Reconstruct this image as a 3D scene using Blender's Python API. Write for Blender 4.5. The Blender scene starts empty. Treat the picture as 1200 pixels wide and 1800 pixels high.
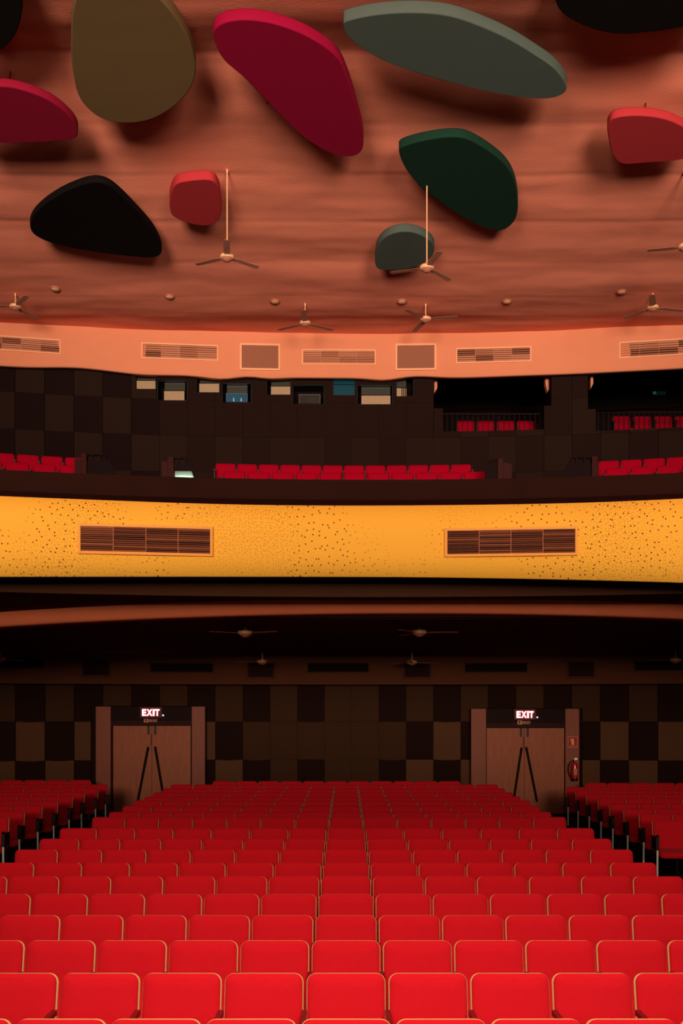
import bpy, bmesh, math, random
from mathutils import Vector, Matrix, noise
random.seed(7)
PI = math.pi
F = 1708.0; CX = 608.0; HY = 1264.0; CZ = 2.6
scn = bpy.context.scene
C = scn.collection

# ------------------------------------------------------------------ camera
cd = bpy.data.cameras.new('camera'); cam = bpy.data.objects.new('camera', cd); C.objects.link(cam)
cam.location = (0, 0, CZ); cam.rotation_euler = (PI/2, 0, 0)
cd.sensor_fit = 'VERTICAL'; cd.sensor_height = 36; cd.sensor_width = 24; cd.lens = F*36/1800
cd.shift_y = (HY-900)/1800; cd.shift_x = -(CX-600)/1800
cd.clip_end = 200
scn.camera = cam
# ------------------------------------------------------------------ world, lights, exposure
w = bpy.data.worlds.new('world'); scn.world = w; w.use_nodes = True
w.node_tree.nodes['Background'].inputs[0].default_value = (1.0, .45, .35, 1)
w.node_tree.nodes['Background'].inputs[1].default_value = 0.007
scn.view_settings.view_transform = 'Standard'; scn.view_settings.look = 'None'
scn.view_settings.exposure = 0.0; scn.view_settings.gamma = 1
try: scn.view_settings.use_curve_mapping = False
except Exception: pass

def area(name, loc, target, sx, sy, power, col, spread=180):
    l = bpy.data.lights.new(name, 'AREA'); l.shape = 'RECTANGLE'; l.size = sx; l.size_y = sy
    l.energy = power; l.color = col; l.spread = math.radians(spread)
    o = bpy.data.objects.new(name, l); C.objects.link(o); o.location = loc
    o.rotation_euler = (Vector(target)-Vector(loc)).to_track_quat('-Z', 'Y').to_euler()
    return o
# stage wash: a broad bank of lamps above the stage edge, behind the camera
for sx_ in (-5.2, 6.0): area('stage_wash_light', (sx_, -9.0, 6.2), (sx_, 24, 13.2), 5.0, 5.0, 760, (1, .80, .60), 52)
# low stage lights for the stalls
area('stage_front_light', (0.2, 1.2, 6.7), (0.2, 7.2, -0.5), 6.0, 0.8, 160, (1, .84, .70), 85)

# unseen low fill light, added to lift the beam under the balcony
area('low_fill_light', (0.2, -1.0, 2.7), (0.2, 20, 3.4), 7.0, 0.3, 30, (1, .80, .62), 150)

# ------------------------------------------------------------------ helpers
def P(px, py, Y): return Vector(((px-CX)*Y/F, Y, CZ+(HY-py)*Y/F))
AX = 0.35
def arc(X, Y0, R): return Y0 - R + math.sqrt(R*R-(X-AX)**2)
def arc_px(px, Y0, R):
    Y = Y0
    for _ in range(8): Y = arc((px-CX)*Y/F, Y0, R)
    return Y
def arc_rot(X, R): return math.asin(-(X-AX)/R)

MATS = {}
def mat(name, col, rough=.8, metal=0, var=.12, scale=8, bump=0, bscale=60, emit=None, estr=0, spec=.3, stretch=None, sheen=0, coat=0):
    if name in MATS: return MATS[name]
    m = bpy.data.materials.new(name); m.use_nodes = True; nt = m.node_tree; b = nt.nodes['Principled BSDF']
    b.inputs['Roughness'].default_value = rough; b.inputs['Metallic'].default_value = metal
    b.inputs['Specular IOR Level'].default_value = spec
    if sheen: b.inputs['Sheen Weight'].default_value = sheen
    if coat: b.inputs['Coat Weight'].default_value = coat
    tc = nt.nodes.new('ShaderNodeTexCoord'); src = tc.outputs['Object']
    if stretch:
        mp = nt.nodes.new('ShaderNodeMapping'); mp.inputs['Scale'].default_value = stretch
        nt.links.new(src, mp.inputs[0]); src = mp.outputs[0]
    n = nt.nodes.new('ShaderNodeTexNoise'); n.inputs['Scale'].default_value = scale; n.inputs['Detail'].default_value = 4
    nt.links.new(src, n.inputs['Vector'])
    mx = nt.nodes.new('ShaderNodeMix'); mx.data_type = 'RGBA'
    mx.inputs[6].default_value = tuple(c*(1-var) for c in col)+(1,)
    mx.inputs[7].default_value = tuple(min(1, c*(1+var)) for c in col)+(1,)
    nt.links.new(n.outputs[0], mx.inputs[0]); nt.links.new(mx.outputs[2], b.inputs['Base Color'])
    if bump:
        n2 = nt.nodes.new('ShaderNodeTexNoise'); n2.inputs['Scale'].default_value = bscale; n2.inputs['Detail'].default_value = 3
        nt.links.new(src, n2.inputs['Vector'])
        bp = nt.nodes.new('ShaderNodeBump'); bp.inputs['Strength'].default_value = bump; bp.inputs['Distance'].default_value = .01
        nt.links.new(n2.outputs[0], bp.inputs['Height']); nt.links.new(bp.outputs[0], b.inputs['Normal'])
    if emit:
        b.inputs['Emission Color'].default_value = tuple(emit)+(1,); b.inputs['Emission Strength'].default_value = estr
    MATS[name] = m; return m

M_ceil = mat('ceiling_plaster', (.84, .25, .165), .95, var=.10, scale=1.2, bump=.25, bscale=25, stretch=(.5, 1.6, 1), spec=.04)
M_band = mat('band_plaster', (.66, .225, .125), .95, var=.05, scale=2, bump=.1, bscale=40, spec=.04)
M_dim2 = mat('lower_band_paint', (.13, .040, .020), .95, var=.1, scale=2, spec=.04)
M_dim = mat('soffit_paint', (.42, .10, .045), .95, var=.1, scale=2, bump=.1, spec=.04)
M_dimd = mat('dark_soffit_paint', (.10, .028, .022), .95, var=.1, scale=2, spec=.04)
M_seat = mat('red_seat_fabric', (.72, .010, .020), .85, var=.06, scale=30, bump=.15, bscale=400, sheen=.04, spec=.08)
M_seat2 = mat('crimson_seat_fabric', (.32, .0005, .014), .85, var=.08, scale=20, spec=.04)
M_shell = mat('varnished_ply_edge', (.85, .50, .20), .4, var=.1, scale=20, spec=.4)
M_arm = mat('dark_red_arm_pad', (.20, .006, .010), .5, var=.1)
M_black = mat('black_metal', (.006, .005, .005), .45, metal=0, spec=.25)
M_chrome = mat('chrome', (.85, .9, .82), .28, metal=1, var=.02)
M_steel_glint = mat('steel_painted_glint', (.97, 1.0, .86), .35, metal=.1, var=.0, spec=1.0)  # near-white base colour paints in the bright highlight on the aisle posts
M_floor = mat('dark_floor', (.022, .010, .008), .7, var=.3, scale=3, spec=.04)
M_wood = mat('door_wood', (.40, .095, .036), .55, var=.3, scale=4, stretch=(6, 6, .8), spec=.3)
M_wood2 = mat('pilaster_wood', (.30, .07, .034), .55, var=.25, scale=4, stretch=(8, 8, .6), spec=.3)
M_header = mat('header_wood', (.016, .002, .002), .6, var=.2, spec=.1)
M_t_light = mat('tile_light_weave', (.13, .054, .027), .98, var=.30, scale=60, bump=.8, bscale=90, spec=.04)
M_t_mid = mat('tile_mid_weave', (.065, .027, .014), .98, var=.30, scale=60, bump=.8, bscale=90, spec=.04)
M_t_dark = mat('tile_dark_weave', (.024, .009, .006), .98, var=.30, scale=60, bump=.8, bscale=90, spec=.04)
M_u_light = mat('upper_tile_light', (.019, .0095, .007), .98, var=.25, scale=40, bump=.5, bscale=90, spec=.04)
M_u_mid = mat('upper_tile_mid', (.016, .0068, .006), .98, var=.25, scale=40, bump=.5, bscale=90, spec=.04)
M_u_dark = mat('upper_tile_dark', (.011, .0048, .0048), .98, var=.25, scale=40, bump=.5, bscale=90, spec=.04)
M_void = mat('dark_room_paint', (.008, .004, .004), .95, spec=.04)
M_maroon = mat('parapet_maroon', (.010, .002, .002), .9, var=.2, scale=3, spec=.04)
M_brown = mat('parapet_brown', (.020, .006, .004), .9, var=.2, scale=3, spec=.04)
M_frame = mat('vent_frame_paint', (.80, .36, .20), .6, var=.05)
M_fframe = mat('fascia_vent_frame_paint', (.85, .34, .06), .6, var=.05)
M_slat = mat('louvre_paint', (.50, .17, .09), .7, var=.05)
M_slatf = mat('fascia_louvre_paint', (.34, .10, .04), .6, var=.1)
M_back = mat('vent_backing', (.02, .008, .01), .9, spec=.04)
M_grille = mat('speaker_grille_cloth', (.28, .105, .065), .95, var=.15, scale=120, bump=.3, bscale=200, spec=.04)
M_fan = mat('fan_paint', (.80, .40, .22), .4, var=.05, spec=.5)
M_blade = mat('fan_blade_paint', (.42, .15, .10), .5, var=.05)
M_pale = mat('cream_panel', (.36, .24, .15), .9, var=.1)
M_glass_t = mat('teal_pane', (.004, .03, .04), .2, emit=(.02, .35, .5), estr=.05)
M_glass_b = mat('blue_pane', (.01, .05, .09), .2, emit=(.04, .25, .5), estr=.10)
M_glass_d = mat('dim_pane', (.02, .02, .02), .15, spec=.5)
M_extred = mat('extinguisher_red', (.6, .01, .01), .25, spec=.6, coat=.5)
M_signred = mat('sign_red', (.55, .01, .015), .6)
M_signyel = mat('sign_yellow', (.8, .6, .2), .6)
M_signpink = mat('sign_border', (.6, .15, .12), .6)
M_exit = mat('exit_letters', (.9, .3, .3), .5, emit=(1, .24, .26), estr=4.5)
M_exitbox = mat('exit_box', (.06, .002, .004), .5)
M_lamp = mat('dome_lamp_paint', (.62, .27, .15), .5)
M_lit = mat('white_step', (.12, .16, .13), .5)
M_litlamp = mat('step_lamp', (.9, .9, .8), .5, emit=(.75, 1, .8), estr=.9)
M_led = mat('indicator', (.9, .9, .9), .5, emit=(1, 1, 1), estr=2)
M_green = mat('green_sign', (.006, .02, .015), .5, emit=(.1, .5, .4), estr=.012)

# perforated yellow fascia paint: small dark punched holes in drifting clusters
def perforated():
    m = bpy.data.materials.new('perforated_yellow_board'); m.use_nodes = True; nt = m.node_tree; N = nt.nodes; L = nt.links
    b = N['Principled BSDF']; b.inputs['Roughness'].default_value = .8; b.inputs['Specular IOR Level'].default_value = .15
    uv = N.new('ShaderNodeUVMap'); uv.uv_map = 'UVMap'
    def layer(scale, thr, ns, lo, hi):
        v = N.new('ShaderNodeTexVoronoi'); v.voronoi_dimensions = '2D'; v.inputs['Scale'].default_value = scale; v.inputs['Randomness'].default_value = .8
        L.new(uv.outputs[0], v.inputs['Vector'])
        lt = N.new('ShaderNodeMath'); lt.operation = 'LESS_THAN'; lt.inputs[1].default_value = thr; L.new(v.outputs['Distance'], lt.inputs[0])
        n = N.new('ShaderNodeTexNoise'); n.noise_dimensions = '2D'; n.inputs['Scale'].default_value = ns; n.inputs['Detail'].default_value = 1; L.new(uv.outputs[0], n.inputs['Vector'])
        mr = N.new('ShaderNodeMapRange'); mr.inputs[1].default_value = lo; mr.inputs[2].default_value = hi; L.new(n.outputs[0], mr.inputs[0])
        mu = N.new('ShaderNodeMath'); mu.operation = 'MULTIPLY'; L.new(lt.outputs[0], mu.inputs[0]); L.new(mr.outputs[0], mu.inputs[1])
        return mu
    a = layer(11, .10, .9, .44, .58); c = layer(26, .16, .7, .38, .70)
    c2 = N.new('ShaderNodeMath'); c2.operation = 'MULTIPLY'; c2.inputs[1].default_value = .55; L.new(c.outputs[0], c2.inputs[0])
    mxx = N.new('ShaderNodeMath'); mxx.operation = 'MAXIMUM'; L.new(a.outputs[0], mxx.inputs[0]); L.new(c2.outputs[0], mxx.inputs[1])
    mx = N.new('ShaderNodeMix'); mx.data_type = 'RGBA'; mx.inputs[6].default_value = (.92, .455, .048, 1); mx.inputs[7].default_value = (.10, .03, .005, 1)
    L.new(mxx.outputs[0], mx.inputs[0]); L.new(mx.outputs[2], b.inputs['Base Color'])
    bp = N.new('ShaderNodeBump'); bp.invert = True; bp.inputs['Strength'].default_value = .4; bp.inputs['Distance'].default_value = .01
    L.new(mxx.outputs[0], bp.inputs['Height']); L.new(bp.outputs[0], b.inputs['Normal'])
    return m
M_yellow = perforated()

def mesh(name, verts, faces, m, smooth=False):
    me = bpy.data.meshes.new(name); me.from_pydata([tuple(v) for v in verts], [], faces); me.update()
    if m: me.materials.append(m)
    if smooth:
        for p in me.polygons: p.use_smooth = True
    return me
def link(name, me, parent=None, loc=None, rot=None, scale=None):
    o = bpy.data.objects.new(name, me); C.objects.link(o)
    if parent: o.parent = parent
    if loc is not None: o.location = loc
    if rot is not None: o.rotation_euler = rot
    if scale is not None: o.scale = scale
    return o
def tag(o, label=None, cat=None, group=None, kind=None):
    if label: o['label'] = label
    if cat: o['category'] = cat
    if group: o['group'] = group
    if kind: o['kind'] = kind
    return o
def thing(name, loc, label, cat, group=None, rz=0):
    o = link(name, None, None, loc, (0, 0, rz)); return tag(o, label, cat, group)
def struct(name, me, label=None, cat=None):
    o = link(name, me); return tag(o, label, cat, None, 'structure')

class MB:
    def __init__(s): s.v = []; s.f = []
    def box(s, x0, x1, y0, y1, z0, z1, M=None):
        n = len(s.v); vs = [Vector((x, y, z)) for z in (z0, z1) for y in (y0, y1) for x in (x0, x1)]
        if M: vs = [M @ v for v in vs]
        s.v += vs; s.f += [tuple(n+i for i in q) for q in ((0,2,3,1), (4,5,7,6), (0,1,5,4), (2,6,7,3), (0,4,6,2), (1,3,7,5))]; return s
    def tube(s, a, b, r0, r1=None, n=10, caps=True):
        r1 = r0 if r1 is None else r1
        a = Vector(a); b = Vector(b); d = (b-a).normalized()
        u = d.orthogonal().normalized(); v = d.cross(u); k = len(s.v)
        for p, r in ((a, r0), (b, r1)):
            for i in range(n):
                t = 2*PI*i/n; s.v.append(p+(u*math.cos(t)+v*math.sin(t))*r)
        for i in range(n): s.f.append((k+i, k+(i+1) % n, k+n+(i+1) % n, k+n+i))
        if caps: s.f.append(tuple(k+i for i in reversed(range(n)))); s.f.append(tuple(k+n+i for i in range(n)))
        return s
    def lathe(s, prof, n=16, c=(0, 0, 0)):
        k = len(s.v); c = Vector(c)
        for r, z in prof:
            for i in range(n):
                t = 2*PI*i/n; s.v.append(c+Vector((r*math.cos(t), r*math.sin(t), z)))
        for j in range(len(prof)-1):
            for i in range(n):
                a = k+j*n+i; b = k+j*n+(i+1) % n; s.f.append((a, b, b+n, a+n))
        s.f.append(tuple(k+i for i in reversed(range(n)))); s.f.append(tuple(k+(len(prof)-1)*n+i for i in range(n)))
        return s
    def prism(s, pts, y0, y1):   # pts in XZ plane
        k = len(s.v); n = len(pts)
        for y in (y0, y1):
            for x, z in pts: s.v.append(Vector((x, y, z)))
        s.f.append(tuple(k+i for i in range(n))); s.f.append(tuple(k+n+i for i in reversed(range(n))))
        for i in range(n): s.f.append((k+i, k+n+i, k+n+(i+1) % n, k+(i+1) % n))
        return s
    def mesh(s, name, m, smooth=False, bevel=0):
        me = mesh(name, s.v, s.f, m, smooth)
        bm = bmesh.new(); bm.from_mesh(me); bmesh.ops.recalc_face_normals(bm, faces=bm.faces)
        if bevel:
            bmesh.ops.bevel(bm, geom=list(bm.edges), offset=bevel, segments=2, profile=.7, affect='EDGES')
        bm.to_mesh(me); bm.free()
        if smooth:
            for p in me.polygons: p.use_smooth = True
            try: me.set_sharp_from_angle(angle=math.radians(40))
            except Exception: pass
        return me
def box_me(name, m, x0, x1, y0, y1, z0, z1, bevel=0): return MB().box(x0, x1, y0, y1, z0, z1).mesh(name, m, False, bevel)

def sheet(xs, rows, thick=0.0):
    """surface through rows: each row is function x -> Vector"""
    v = [r(x) for r in rows for x in xs]; n = len(xs); f = []
    for j in range(len(rows)-1):
        for i in range(n-1): f.append((j*n+i, j*n+i+1, (j+1)*n+i+1, (j+1)*n+i))
    return v, f
def frange(a, b, n): return [a+(b-a)*i/(n-1) for i in range(n)]

# ------------------------------------------------------------------ ceiling
PROF = [(-12, 9.5), (11.5, 9.62), (13.0, 9.74), (14.68, 10.07), (14.85, 10.06), (16.25, 9.98), (17.6, 9.88), (19.1, 9.79), (20.6, 9.70), (22.1, 9.62), (23.2, 9.64), (25.3, 9.84)]
def prof(y):
    for (a, za), (b, zb) in zip(PROF, PROF[1:]):
        if y <= b: return za+(zb-za)*max(0, (y-a)/(b-a))
    return PROF[-1][1]
JO = [13.2, 14.83, 16.25, 17.6, 19.1, 20.6, 22.1]
def ceil_z(x, y):
    z = prof(y)
    if y > 12:
        n1 = noise.noise(Vector((x*.33, y*1.0, 3.1))); n2 = noise.noise(Vector((x*.9, y*2.3, 7.7)))
        z += .045*n1+.013*n2+.005*noise.noise(Vector((x*2.2, y*4.5, 2.2)))
        k = 0
        for j in JO:
            if y > j: k = j
        u = (y-k)/1.5 if k else 0
        amp = .5+.9*noise.noise(Vector((x*.6, k*1.7, 1.0)))
        z -= .022*max(0, amp)*math.sin(PI*min(1, u))
        d = (y-k)
        if k and d < .25: z += .008*math.exp(-d*14)*(1+noise.noise(Vector((x*1.3, k, 5))))
    return CZ+z
ys = frange(-12, 11.8, 8)+frange(12, 25.3, 190); xs = frange(-13, 13, 170)
v = [Vector((x, y, ceil_z(x, y))) for y in ys for x in xs]; n = len(xs)
f = [(j*n+i, (j+1)*n+i, (j+1)*n+i+1, j*n+i+1) for j in range(len(ys)-1) for i in range(n-1)]
struct('ceiling', mesh('ceiling', v, f, M_ceil, True), 'rippled peach plaster ceiling over the whole hall')

# upper back band (bulkhead) with wavy lower lip
BY, BR = 24.6, 46
def wav(x):
    px = CX+x*F/24.4
    b = 0
    for c, w_, a in ((140, 60, 5), (255, 45, -2), (395, 45, -6), (430, 35, 4), (468, 30, -3), (675, 32, -4), (735, 40, 3), (820, 60, -1)):
        b += a*math.exp(-((px-c)/w_)**2)
    return b*24.4/F*.95
xs = frange(-12.6, 12.9, 120)
def bp_(z, dz=0, yo=0):
    return lambda x: Vector((x, arc(x, BY, BR)+yo+.012*noise.noise(Vector((x*.8, z*.8, 0))), CZ+z+(wav(x)*dz)))
v, f = sheet(xs, [bp_(10.2), bp_(9.5), bp_(9.1), bp_(8.8, .2), bp_(8.66, 1), bp_(8.645, 1, .02), bp_(8.66, 1, .22), bp_(10.2, 0, .22)])
bo = struct('trim_1', mesh('trim_1', v, f, M_band, True), 'peach plaster bulkhead band under the ceiling with wavy lower edge')

# ------------------------------------------------------------------ side walls, floor
struct('wall_left', box_me('wall_left', M_maroon, -13.2, -12.6, -8, 27, -.5, 13.2))
struct('wall_right', box_me('wall_right', M_maroon, 12.9, 13.5, -8, 27, -.5, 13.2))
def floor_z(y): return 0 if y < 5 else min(.20, .20*(y-5)/17.5)
v = [Vector((x, y, floor_z(y))) for y in (-8, 5, 22.5, 26) for x in (-13, 13)]
struct('floor', mesh('floor', v, [(0,1,3,2), (2,3,5,4), (4,5,7,6)], M_floor), 'dark gently raked stalls floor')

# ------------------------------------------------------------------ balcony fascia etc.
FY, FR = 12.5, 21.5
def zb(x): return 1.835-(.0040 if x < 0 else .0070)*x*x
def zt(x): return 2.745+.0006*x*x+.010*noise.noise(Vector((x*.5, 3, 0)))
xs = frange(-12, 12.2, 140)
def fa(t, yo=0): return lambda x: Vector((x, arc(x, FY, FR)+yo+.005*noise.noise(Vector((x*.6, t*.6, 9))), CZ+zb(x)+(zt(x)-zb(x))*t))
v, f = sheet(xs, [fa(1, .25), fa(1), fa(.66), fa(.33), fa(0), fa(0, .06)])
me = mesh('balcony_fascia', v, f, M_yellow, True)
uvl = me.uv_layers.new(name='UVMap')
for lp in me.loops:
    co = me.vertices[lp.vertex_index].co; uvl.data[lp.index].uv = (co.x, co.z)
bf = struct('trim_2', me, 'bright yellow perforated balcony fascia')
def strip(name, m, a, b, Y0, R, yo=.0, label=None, zf=None):
    xs = frange(-12, 12.2, 60)
    def r(z, y): return lambda x: Vector((x, arc(x, Y0, R)+y, CZ+z+(zf(x) if zf else 0)))
    v, f = sheet(xs, [r(b, yo), r(b, 0), r(a, 0), r(a, yo)])
    return struct(name, mesh(name, v, f, m, False), label)
strip('trim_3', M_maroon, 2.70, 2.745+.165+.0, 12.9, FR, .4, 'dark maroon parapet panel above the yellow fascia')
strip('trim_4', M_brown, 2.80, 3.325, 13.5, FR+1, .25, 'brown parapet capping in front of the balcony seats')
strip('trim_5', mat('soffit_brown', (.05, .018, .009), .95, spec=.04), 1.67, 1.85, 13.3, FR+1, .3, 'dark step in the balcony soffit')
# soffit surfaces under the balcony
def rect(name, m, y0, y1, z, label=None, R0=FR, zf=None, z1=None):
    xs = frange(-12, 12.2, 60); z1 = z if z1 is None else z1
    v, f = sheet(xs, [lambda x: Vector((x, arc(x, y0, R0), CZ+(zf(x) if zf else z))), lambda x: Vector((x, y1, CZ+z1))])
    return struct(name, mesh(name, v, f, m), label)
xs = frange(-12, 12.2, 60)
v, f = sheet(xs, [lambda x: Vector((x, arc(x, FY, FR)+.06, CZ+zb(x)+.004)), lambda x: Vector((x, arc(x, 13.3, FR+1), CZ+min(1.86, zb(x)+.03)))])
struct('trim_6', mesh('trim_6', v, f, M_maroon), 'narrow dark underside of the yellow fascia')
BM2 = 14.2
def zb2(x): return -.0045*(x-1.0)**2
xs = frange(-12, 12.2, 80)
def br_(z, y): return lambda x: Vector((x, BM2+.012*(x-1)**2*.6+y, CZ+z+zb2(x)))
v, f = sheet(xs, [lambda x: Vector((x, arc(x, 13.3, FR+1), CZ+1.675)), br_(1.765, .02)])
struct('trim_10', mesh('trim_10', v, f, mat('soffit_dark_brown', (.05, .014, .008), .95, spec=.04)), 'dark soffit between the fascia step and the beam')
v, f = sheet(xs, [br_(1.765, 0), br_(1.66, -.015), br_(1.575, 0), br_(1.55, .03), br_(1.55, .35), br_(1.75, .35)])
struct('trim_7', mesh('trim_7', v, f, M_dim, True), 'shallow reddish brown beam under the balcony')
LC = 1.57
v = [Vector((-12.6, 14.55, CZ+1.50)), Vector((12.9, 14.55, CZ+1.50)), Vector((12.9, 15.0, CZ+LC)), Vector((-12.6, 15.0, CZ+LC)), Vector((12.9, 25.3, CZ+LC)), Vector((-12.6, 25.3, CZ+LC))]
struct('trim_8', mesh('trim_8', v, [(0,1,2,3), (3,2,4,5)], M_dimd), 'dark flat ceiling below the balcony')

# lower bulkhead band with vents
LBY, LBR = 24.4, 46
v, f = sheet(frange(-12.6, 12.9, 60), [lambda x: Vector((x, arc(x, LBY, LBR), CZ+1.6)), lambda x: Vector((x, arc(x, LBY, LBR), CZ+.866)), lambda x: Vector((x, arc(x, LBY, LBR)+.8, CZ+.866))])
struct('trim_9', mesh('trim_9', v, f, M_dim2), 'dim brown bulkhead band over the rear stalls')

# ------------------------------------------------------------------ acoustic tiles
def tile_mesh(w_, h, bulge=.022, t=.05, m=None, sag=0):
    nx, nz = 4, 4; v = []; f = []
    for j in range(nz):
        for i in range(nx):
            u = i/(nx-1); q = j/(nz-1)
            x = (u-.5)*w_; z = (q-.5)*h - sag*math.sin(PI*u)*(1-q)
            y = -t - bulge*math.sin(PI*u)**.7*math.sin(PI*q)**.7 - random.uniform(0, .006)
            if j == 0: y -= sag*.8*math.sin(PI*u)
            v.append((x, y, z))
    for j in range(nz-1):
        for i in range(nx-1): a = j*nx+i; f.append((a, a+1, a+nx+1, a+nx))
    ring = [i for i in range(nx)]+[nx*j+nx-1 for j in range(1, nz)]+[nx*(nz-1)+i for i in range(nx-2, -1, -1)]+[nx*j for j in range(nz-2, 0, -1)]
    k = len(v)
    for r in ring: v.append((v[r][0], 0, v[r][2]))
    L = len(ring)
    for i in range(L): f.append((ring[(i+1) % L], ring[i], k+i, k+(i+1) % L))
    return mesh('acoustic_tile', v, f, m, False)
TS = 47.7*24.95/F
def sub_rects(x0, x1, z0, z1, holes):
    bx = sorted({x0, x1}|{c for h in holes for c in (h[0], h[1]) if x0 < c < x1})
    bz = sorted({z0, z1}|{c for h in holes for c in (h[2], h[3]) if z0 < c < z1})
    out = []
    for a, b in zip(bx, bx[1:]):
        for c, d in zip(bz, bz[1:]):
            mx, mz = (a+b)/2, (c+d)/2
            if not any(h[0] <= mx <= h[1] and h[2] <= mz <= h[3] for h in holes): out.append((a, b, c, d))
    return out
def tile_wall(wall, Y0, R, rows, cols, mats, pick, holes, gap=.006):
    cache = {}
    for ri, (zl, zh) in enumerate(rows):
        for ci in cols:
            off = 0
            x0 = XS0+ci*TS+off; x1 = x0+TS
            hs = [h for h in holes if h[0] < x1-.01 and h[1] > x0+.01 and h[2] < zh-.01 and h[3] > zl+.01]
            mk = mats[pick(ri, ci)]
            if not hs:
                key = (mk.name, ri, random.randrange(3))
                if key not in cache: cache[key] = tile_mesh(TS-gap, zh-zl-gap, random.uniform(.012, .03), m=mk, sag=random.choice((0, .012, .02)))
                me = cache[key]; xc = (x0+x1)/2; zc = (zl+zh)/2
                o = link('acoustic_tile', me, wall, (xc, arc(xc, Y0, R), CZ+zc), (random.uniform(-.012, .004), 0, arc_rot(xc, R)+random.uniform(-.006, .006)))
            else:
                mb = MB(); xc = (x0+x1)/2; zc = (zl+zh)/2
                for a, b, c, d in sub_rects(x0+gap/2, x1-gap/2, zl+gap/2, zh-gap/2, hs):
                    if b-a < .02 or d-c < .02: continue
                    mb.box(a-xc, b-xc, -.055, 0, c-zc, d-zc)
                if mb.v: link('acoustic_tile', mb.mesh('acoustic_tile', mk), wall, (xc, arc(xc, Y0, R), CZ+zc), (0, 0, arc_rot(xc, R)))
XS0 = (618-CX)*24.95/F

# lower back wall
WY, WR = 25.0, 46
def wall_me(name, Y0, R, z0, z1, m, th=.3):
    v, f = sheet(frange(-12.6, 12.9, 60), [lambda x: Vector((x, arc(x, Y0, R)+th, z1)), lambda x: Vector((x, arc(x, Y0, R), z1)), lambda x: Vector((x, arc(x, Y0, R), z0)), lambda x: Vector((x, arc(x, Y0, R)+th, z0))])
    return mesh(name, v, f, m)
wb = struct('wall_back', wall_me('wall_back', WY, WR, .2, CZ+1.6, M_t_dark), 'rear stalls wall clad in checkered woven acoustic tiles')
def pz(py, Y): return (HY-py)*Y/F
DY = 24.93
doorspec = [(170, 196, 338, 361, 1242, 1275, 199, 335, 267), (827, 853, 992, 1016, 1246, 1279, 855, 991, 921)]
holes = [((d[0]-2-CX)*DY/F, (d[3]+2-CX)*DY/F, -3, pz(d[4]-1, DY)) for d in doorspec]
rows = [(pz(1268.5, 24.95), pz(1199, 24.95)), (pz(1335, 24.95), pz(1268.5, 24.95)), (pz(1401, 24.95), pz(1335, 24.95)), (-2.38, pz(1401, 24.95))]
def pick_low(r, c):
    mid = (r == 1)
    odd = (c % 2 == 1) if c >= 0 else (c % 2 == 0)
    lightc = odd if mid else not odd
    if -4 <= c <= 1:
        return 1 if lightc or (r == 1) else (1 if c in (-1, 0) and r != 0 else 2)
    if r == 0: return 1 if lightc else 2
    return 0 if lightc else 2
tile_wall(wb, 24.98, WR, rows, range(-18, 18), [M_t_light, M_t_mid, M_t_dark], pick_low, holes)

# upper back wall, built around its openings
UY, UR = 24.95, 46
def hole(a, b, t, bt, Y=24.9):
    Ya = arc_px((a+b)/2, Y, UR); return ((a-CX)*Ya/F, (b-CX)*Ya/F, pz(bt, Ya), pz(t, Ya))
win = [(238, 274, 655, 684), (276, 329, 668, 704), (345, 386, 655, 690), (390, 442, 673, 708), (468, 511, 655, 694),
       (514, 570, 676, 711), (585, 624, 655, 695), (627, 690, 676, 711), (696, 727, 655, 697)]
wh = [hole(*w_) for w_ in win]
boxh = [hole(763, 967, 640, 716), hole(779, 955, 716, 757), hole(1038, 1300, 630, 713), hole(1052, 1300, 713, 752)]
uh = wh+boxh
uw_mb_v = []; 
mbw = MB()
for a, b, c, d in sub_rects(-12.6, 12.9, 4.9, 10.2, uh):
    k = max(1, int((b-a)/1.5)); 
    for i in range(k):
        xa = a+(b-a)*i/k; xb = a+(b-a)*(i+1)/k
        n0 = len(mbw.v)
        for x in (xa, xb):
            for y in (0, .25):
                for z in (c, d): mbw.v.append(Vector((x, arc(x, UY, UR)+y, CZ+z)))
        mbw.f += [tuple(n0+q for q in g) for g in ((0,4,5,1), (2,3,7,6), (0,1,3,2), (4,6,7,5), (0,2,6,4), (1,5,7,3))]
uw = struct('wall_back_upper', mbw.mesh('wall_back_upper', M_u_dark), 'dark tiled wall behind the balcony with projection windows')
urow = [(pz(708, 24.9), pz(640, 24.9)), (pz(770.5, 24.9), pz(708, 24.9)), (pz(833, 24.9), pz(770.5, 24.9)), (pz(895, 24.9), pz(833, 24.9))]
def pick_up(r, c):
    h = (c*7+r*13) % 5
    if c < -7: return 0 if (c+r) % 2 == 0 else 2
    if c > 3: return (0 if (c+r) % 2 else 1) if r > 0 else 1
    if r >= 2: return 0 if h < 3 else 1
    return 1
tile_wall(uw, UY-.005, UR, urow, range(-18, 18), [M_u_light, M_u_mid, M_u_dark], pick_up, uh, gap=.005)

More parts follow.
